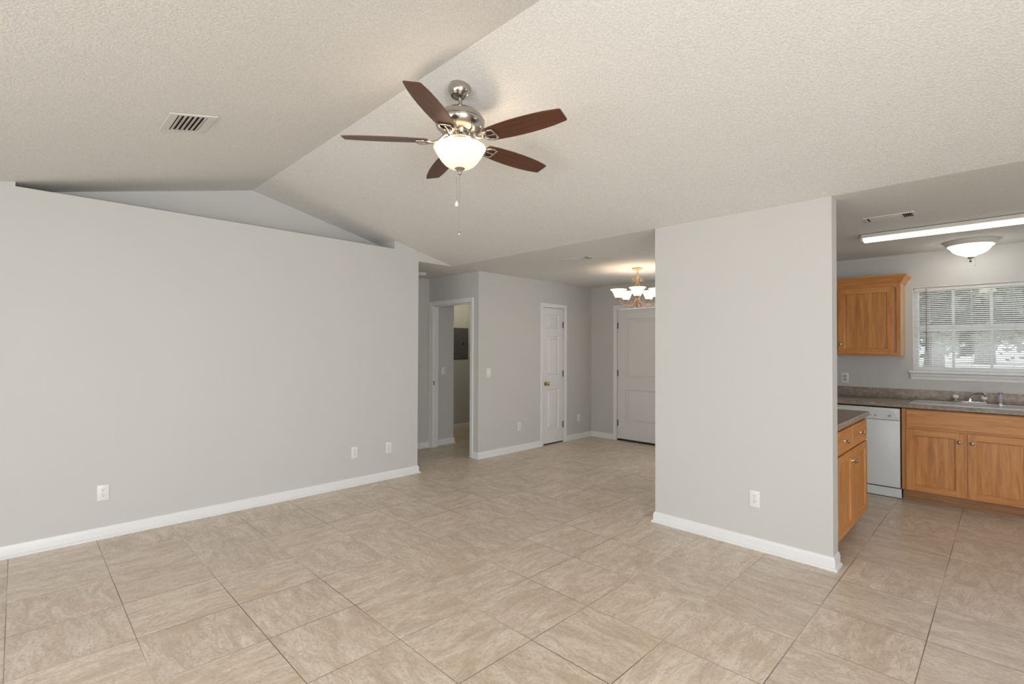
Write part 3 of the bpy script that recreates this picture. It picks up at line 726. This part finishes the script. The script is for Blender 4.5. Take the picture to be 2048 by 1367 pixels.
bl = thing('window_blind', 'white horizontal mini blind lowered over the kitchen window', 'blind', (0, YK+.032, WZ1-.006))
b0, b1 = WX0+.012, WX1-.012
MB().box(b0, b1, -.014, .014, -.028, 0, .002).build('headrail', M['blind'], bl)
sl = MB(); zt, zb_ = -.040, -.800; n = 40; ta = math.radians(27)
for i in range(n):
    z = zt+(zb_-zt)*i/(n-1); ring = []
    for kq in range(5):
        uq = -.0125+.025*kq/4; bow = .0016*(1-(uq/.0125)**2)
        ring.append((uq*math.cos(ta), z+uq*math.sin(ta)+bow))
    prof = [(y, zz) for y, zz in ring]+[(y, zz-.0006) for y, zz in ring[::-1]]
    sl.prism(prof, 'x', b0+.004, b1-.004)
sl.build('slats', M['blind'], bl, 40)
MB().box(b0, b1, -.013, .013, -.828, -.812, .003).build('bottom_rail', M['blind'], bl)
cd = MB()
for x in (-.568, -.248, .045):
    for y in (-.0135, .0135): cd.tube([(x, y, -.02), (x, y, -.815)], .0011, 5)
cd.build('ladder_cords', M['blind'], bl)
MB().tube([(-.588, -.022, -.012), (-.588, -.026, -.05), (-.588, -.024, -.66)], [.0035, .0035, .004], 6).build('tilt_wand', M['wand'], bl, 60)
MB().tube([(-.668, -.02, -.02), (-.668, -.022, -.42)], .0012, 5).build('lift_cord', M['blind'], bl)

# ------------------------------------------------------------------ cabinets
def grid_frame(xs, zs, cells, y0, y1, mats, name, parent, loc=(0, 0, 0)):
    """one connected slab made of grid cells; cells maps (i,k) -> material slot"""
    bm = bmesh.new(); V = {}
    def v(i, k, f):
        if (i, k, f) not in V: V[(i, k, f)] = bm.verts.new((xs[i], (y0, y1)[f], zs[k]))
        return V[(i, k, f)]
    for (i, k), mi in cells.items():
        for f in (0, 1):
            q = [v(i, k, f), v(i+1, k, f), v(i+1, k+1, f), v(i, k+1, f)]
            bm.faces.new(q if f == 0 else q[::-1]).material_index = mi
        for (di, dk), (a, b) in {(-1, 0): ((0, 0), (0, 1)), (1, 0): ((1, 1), (1, 0)), (0, -1): ((1, 0), (0, 0)), (0, 1): ((0, 1), (1, 1))}.items():
            if (i+di, k+dk) not in cells:
                bm.faces.new([v(i+a[0], k+a[1], 0), v(i+a[0], k+a[1], 1), v(i+b[0], k+b[1], 1), v(i+b[0], k+b[1], 0)]).material_index = mi
    bmesh.ops.recalc_face_normals(bm, faces=bm.faces)
    ed = [e for e in bm.edges if len(e.link_faces) == 2 and e.calc_face_angle(0) > 1 and all(abs(w_.co.y-y0) < 1e-6 for w_ in e.verts)]
    bmesh.ops.bevel(bm, geom=ed, offset=.0018, segments=2, profile=.5, affect='EDGES')
    me = bpy.data.meshes.new(name); bm.to_mesh(me); bm.free()
    for m_ in mats: me.materials.append(m_)
    o = bpy.data.objects.new(name, me); COL.objects.link(o); o.parent = parent; o.location = loc
    return o
def knob(parent, x, y, z, mat=None):
    m = MB().lathe([(0, 0), (.009, 0), (.008, .003), (.0055, .007), (.005, .014), (.009, .018), (.0145, .022), (.0155, .027), (.012, .031), (0, .033)], seg=20)
    m.xform(Matrix.Translation((x, y, z)) @ Matrix.Rotation(PI/2, 4, 'X'))
    return m.build('knob', mat or M['nickel'], parent, 45)
def cab_door(root, x, z, w, h, kx, kz, st=.058, t=.019, horiz='oak_h'):
    cells = {(i, k): (1 if i == 1 else 0) for i in range(3) for k in range(3) if (i, k) != (1, 1)}
    d = grid_frame([x, x+st, x+w-st, x+w], [z, z+st, z+h-st, z+h], cells, -t, 0, [M['oak_v'], M[horiz]], 'door', root)
    a0, a1, c0, c1 = x+st, x+w-st, z+st, z+h-st; b = .007
    P = MB().loft([[(a0, -.004, c0), (a1, -.004, c0), (a1, -.004, c1), (a0, -.004, c1)], [(a0, -t+.003, c0), (a1, -t+.003, c0), (a1, -t+.003, c1), (a0, -t+.003, c1)],
                   [(a0+b, -t+.010, c0+b), (a1-b, -t+.010, c0+b), (a1-b, -t+.010, c1-b), (a0+b, -t+.010, c1-b)]])
    P.build('door_field', M['oak_v'], d)
    knob(d, kx, -t, kz)
    return d
def face_frame(root, xs, zs, holes, h='oak_h', y1=.02):
    nx, nz = len(xs)-1, len(zs)-1
    cells = {}
    for i in range(nx):
        for k in range(nz):
            if (i, k) in holes: continue
            cells[(i, k)] = 1 if i % 2 else 0
    return grid_frame(xs, zs, cells, 0, y1, [M['oak_v'], M[h]], 'face_frame', root)
def open_box(x0, x1, y0, y1, z0, z1, t=.016):
    """carcass open at the top, one connected shell"""
    o = lambda e, z: [(x0+e, y0+e, z), (x1-e, y0+e, z), (x1-e, y1-e, z), (x0+e, y1-e, z)]
    return MB().loft([o(0, z0), o(0, z1), o(t, z1), o(t, z0+t)])
# upper cabinet, front at y=YF
YF = 6.31
uc = thing('wall_cabinet', 'honey oak wall cabinet with crown moulding left of the kitchen window', 'cabinet', (-1.335, YF, 1.375))
UW, UH = .575, .755
MB().box(.02, UW-.001, .019, YK-YF, .0, UH).build('body', M['oak_pale'], uc)
face_frame(uc, [0, .036, UW-.036, UW], [0, .03, UH-.06, UH], {(1, 1)}, y1=.019)
cab_door(uc, .036, .012, .487, .695, .062, .118)
cr = MB(); pf = [(0, -.015), (.006, -.015), (.012, -.004), (.020, .012), (.040, .040), (.052, .052), (.054, .064), (0, .064)]
cr.loft([[(0-.0, 0-d, UH+z) for d, z in pf], [(UW+d, 0-d, UH+z) for d, z in pf], [(UW+d, YK-YF, UH+z) for d, z in pf]])
cr.build('crown_moulding', M['oak_h'], uc, 20)
# sink base
YBF = 6.03
sb = thing('sink_cabinet', 'honey oak sink base cabinet with two doors under the kitchen window', 'cabinet', (-.725, YBF, 0))
SW = .915
open_box(.0, SW, .0205, YK-YBF-.003, .10, .872).build('body', M['oak_pale'], sb)
MB().prism([(.070, 0), (.095, 0), (.095, .0995), (.080, .0995), (.080, .020), (.075, .018), (.070, .008)], 'x', 0, SW).build('toe_kick', M['oak_toe_shade'], sb)
face_frame(sb, [0, .038, SW/2-.018, SW/2+.018, SW-.038, SW], [.10, .135, .672, .72, .86, .872], {(1, 1), (3, 1), (1, 3), (2, 3), (3, 3)})
MB().box(.036, SW-.036, -.018, 0, .708, .866, .004).build('false_drawer_front', M['oak_h'], sb)
cab_door(sb, .034, .106, .410, .578, .034+.410-.030, .604)
cab_door(sb, .468, .106, .412, .578, .468+.030, .604)
# base cabinet behind the partition wall, facing +x
XF = -.845
pb = thing('base_cabinet', 'honey oak base cabinet with drawers behind the short partition wall', 'cabinet', (XF, 3.905, 0), PI/2)
PW = 1.09
MB().box(0, PW, .02, .60, .10, .874).build('body', M['oak_y'], pb)
MB().box(0, PW, .075, .09, 0, .0995).build('toe_kick', M['oak_toe_shade'], pb)
face_frame(pb, [0, .03, PW/2-.02, PW/2+.02, PW-.03, PW], [.10, .13, .672, .705, .855, .874], {(1, 1), (3, 1), (1, 3), (3, 3)})
for x0, kx in ((.018, None), (PW/2+.004, None)):
    d = MB().box(x0, x0+PW/2-.022, -.018, 0, .700, .862, .004).build('drawer', M['oak_h'], pb)
    knob(d, x0+(PW/2-.022)/2, -.018, .783)
cab_door(pb, .018, .112, PW/2-.022, .574, PW/2-.034, .606)
cab_door(pb, PW/2+.004, .112, PW/2-.022, .574, PW/2+.034, .600)

# ------------------------------------------------------------------ countertops, sink, faucet
SX0, SX1, SY0, SY1 = -.672, .160, 6.085, 6.565
CZ0, CZ1 = .880, .918
ct = thing('countertop', 'taupe laminate countertop with backsplash along the kitchen window wall', 'countertop', (0, 0, 0))
m = MB(); cx0, cx1 = PX0+T, .21
hx0, hx1, hy0, hy1 = SX0+.02, SX1-.02, SY0+.02, SY1-.02
prf = [(6.006, CZ0), (6.0, CZ0+.006), (6.0, CZ1-.010), (6.004, CZ1-.003), (6.012, CZ1), (hy0, CZ1), (hy0, CZ0)]
m.prism(prf, 'x', cx0, cx1)
m.box(cx0, hx0, hy0, YK, CZ0, CZ1).box(hx1, cx1, hy0, YK, CZ0, CZ1).box(hx0, hx1, hy1, YK, CZ0, CZ1)
m.build('counter_slab', M['laminate'], ct, 40)
m = MB().box(cx0, cx1, YK-.020, YK-.0005, CZ1, 1.022, .004); m.build('backsplash', M['laminate'], ct, 40)
ct2 = thing('countertop', 'taupe laminate countertop end sticking out behind the partition wall', 'countertop', (0, 0, 0))
m = MB(); prf = [(-1.47, CZ0), (-.826, CZ0), (-.820, CZ0+.006), (-.820, CZ1-.008), (-.826, CZ1), (-1.47, CZ1)]
m.prism(prf, 'y', 3.903, 5.055); m.build('counter_slab', M['laminate'], ct2, 40)

sk = thing('sink', 'stainless steel double bowl sink set into the countertop', 'sink', ((SX0+SX1)/2, (SY0+SY1)/2, CZ1))
sw_, sd = (SX1-SX0)/2, (SY1-SY0)/2
rm = MB(); r0, r1 = .028, .020
bw0 = [(-sw_+r0, -.018), (.018, sw_-r0)]; by0, by1 = -sd+r0, sd-.075
t0, t1 = 0.0, .004
rm.box(-sw_, sw_, -sd, by0, t0, t1, .0015).box(-sw_, sw_, by1, sd, t0, t1, .0015).box(-sw_, -sw_+r0, by0, by1, t0, t1).box(sw_-r0, sw_, by0, by1, t0, t1).box(-.018, .018, by0, by1, t0, t1)
rm.build('rim', M['steel'], sk)
for a, b in bw0:
    bwl = MB(); dz = -.17
    def rr(x0, x1, y0, y1, z, rad, n=5):
        out = []
        for cx_, cy_, a0 in ((x1-rad, y1-rad, 0), (x0+rad, y1-rad, PI/2), (x0+rad, y0+rad, PI), (x1-rad, y0+rad, 1.5*PI)):
            for q in range(n): out.append((cx_+rad*math.cos(a0+PI/2*q/(n-1)), cy_+rad*math.sin(a0+PI/2*q/(n-1)), z))
        return out
    bwl.loft([rr(a, b, by0, by1, .002, .02), rr(a+.003, b-.003, by0+.003, by1-.003, -.03, .03), rr(a+.010, b-.010, by0+.01, by1-.01, dz+.03, .05), rr(a+.03, b-.03, by0+.03, by1-.03, dz, .06), rr((a+b)/2-.05, (a+b)/2+.05, (by0+by1)/2-.05, (by0+by1)/2+.05, dz-.004, .049)])
    bo = bwl.build('bowl', M['steel'], sk, 50)
    MB().lathe([(0, dz-.002), (.042, dz-.002), (.045, dz), (.040, dz+.001), (0, dz-.001)], ((a+b)/2, (by0+by1)/2, 0), 20).build('drain', M['chrome'], bo, 40)
fc = thing('faucet', 'chrome kitchen faucet with two clear knobs on the sink deck', 'faucet', (-.262, 6.528, CZ1+.004))
MB().box(-.125, .125, -.026, .026, 0, .020, .009, 3).build('deck_plate', M['chrome'], fc, 50)
MB().lathe([(.020, .015), (.019, .045), (.016, .055), (0, .060)], (0, 0, 0), 20).build('spout_base', M['chrome'], fc, 40)
MB().tube([(0, 0, .04), (.012, -.012, .065), (.035, -.035, .090), (.065, -.065, .104), (.095, -.095, .104), (.115, -.115, .094), (.119, -.119, .078)], [.0145, .014, .0135, .013, .013, .0145, .015], 12).build('spout', M['chrome'], fc, 60)
for sx in (-1, 1):
    MB().lathe([(.016, .018), (.014, .032), (.008, .040), (0, .040)], (sx*.101, 0, 0), 16).build('valve', M['chrome'], fc, 40)
    kk = MB().lathe([(.010, .038), (.022, .044), (.026, .056), (.022, .068), (.012, .074), (0, .074)], (sx*.101, 0, 0), 8)
    kk.build('handle', M['crystal'], fc)
sp = thing('side_sprayer', 'grey side sprayer standing on the sink deck beside the faucet', 'sprayer', (-.050, 6.528, CZ1+.004))
MB().lathe([(.024, 0), (.024, .006), (.017, .012), (.016, .018), (0, .018)], seg=20).build('holder', M['chrome'], sp, 40)
MB().lathe([(.012, .014), (.014, .03), (.019, .06), (.020, .088), (.016, .100), (0, .102)], seg=18).build('spray_wand', M['spray'], sp, 50)
MB().lathe([(0, 0), (.017, .0), (.018, .012), (.012, .018), (0, .018)], (0, -.004, .099), 18).build('spray_head', M['chrome'], sp, 40)

# ------------------------------------------------------------------ dishwasher
dw = thing('dishwasher', 'white built-in dishwasher left of the oak sink cabinet', 'dishwasher', (-1.335, YBF, 0))
DW = .602
MB().box(.004, DW-.004, .02, .56, .08, .862).build('tub', M['dwtrim'], dw)
MB().box(.004, DW-.004, -.012, .02, .104, .748, .004).build('door_panel', M['dw'], dw, 40)
cp = MB().box(.004, DW-.004, -.016, .02, .752, .866, .004)
cpo = cp.build('control_panel', M['dwtrim'], dw, 40)
ins = MB(); pf = [(.09, .845), (DW-.055, .845), (DW-.020, .762), (.05, .762)]
ins.loft([[(x, -.0158, z) for x, z in pf], [(x*.995+.002, -.0185, z) for x, z in pf]]); ins.build('control_inset', M['dw'], cpo)
dk = MB(); dk.lathe([(0, 0), (.011, 0), (.011, .004), (.0085, .007), (0, .007)], seg=20); dk.xform(Matrix.Translation((DW-.083, -.0185, .790)) @ Matrix.Rotation(PI/2, 4, 'X')); dk.build('cycle_button', M['panel_grey'], cpo, 40)
dk = MB(); dk.lathe([(0, 0), (.0075, 0), (.0065, .005), (0, .0055)], seg=18); dk.xform(Matrix.Translation((DW-.083, -.0225, .790)) @ Matrix.Rotation(PI/2, 4, 'X')); dk.build('button_cap', M['dw'], cpo, 40)
lt = MB()
for i in range(7): lt.box(.19+i*.028, .19+i*.028+.016, -.0192, -.0183, .786, .790)
for i in range(3): lt.box(.40+i*.004, .40+i*.004+.002, -.0192, -.0183, .775, .800)
lt.build('button_marks', M['panel_grey'], cpo)
MB().box(.13, .46, -.0195, -.012, .752, .762, .003).build('handle_lip', M['dw'], cpo)
MB().box(.004, DW-.004, -.0, .03, .094, .105).build('door_gap', M['dark'], dw)
MB().box(.0, DW+.004, .004, .02, .006, .093, .002).build('kick_plate', M['dw'], dw)

# ------------------------------------------------------------------ outdoors, seen through the kitchen window
struct(MB().box(-90, 90, -60, 140, -.5, -.3), 'ground', M['concrete'], 'sunlit pale ground outside', 'ground')
def tree(x, y, h, cr, seed, label):
    rn = random.Random(seed)
    t = thing('tree', label, 'tree', (x, y, -.3), rn.random()*6, 'trees outside the kitchen window')
    tb = MB().tube([(0, 0, 0), (.1, .05, h*.25), (.0, .1, h*.5), (.2, -.1, h*.8)], [h*.065, h*.055, h*.03, h*.008], 10)
    for q in range(6):
        a = q*1.05+rn.random(); z = h*(.25+.08*q)
        tb.tube([(.05, .05, z), (cr*.4*math.cos(a), cr*.4*math.sin(a), z+h*.1), (cr*.75*math.cos(a), cr*.75*math.sin(a), z+h*.22)], [h*.014, h*.009, h*.004], 6)
    tb.build('trunk', M['bark'], t, 50)
    lf = MB()
    for q in range(5200):
        a = rn.random()*2*PI; cz_ = rn.uniform(-1, 1); rr_ = rn.random()**.35
        lump = 1+.22*math.sin(3*a+seed)+.18*math.sin(5*cz_*2+a*2)
        s_ = math.sqrt(1-cz_*cz_)
        p = Vector((cr*rr_*s_*math.cos(a)*lump, cr*rr_*s_*math.sin(a)*lump, h*.57+h*.43*rr_*cz_*lump))
        u = Vector((rn.gauss(0, 1), rn.gauss(0, 1), rn.gauss(0, 1))).normalized(); v_ = u.orthogonal().normalized()
        sz = rn.uniform(.28, .55)
        lf.bm.faces.new([lf.bm.verts.new(p+u*sz), lf.bm.verts.new(p+v_*sz*.55), lf.bm.verts.new(p-u*sz), lf.bm.verts.new(p-v_*sz*.55)])
    me_o = lf.build('crown', M['leaf'], t)
    return t
tree(-4.4, 55, 11, 5.6, 1, 'dark leafy tree with thick trunk behind the left panes of the kitchen window')
tree(4.4, 67, 12, 5.8, 2, 'leafy tree behind the right panes of the kitchen window')
tree(-2.0, 86, 16, 8.0, 3, 'distant dark tree filling the gaps behind the nearer trees')
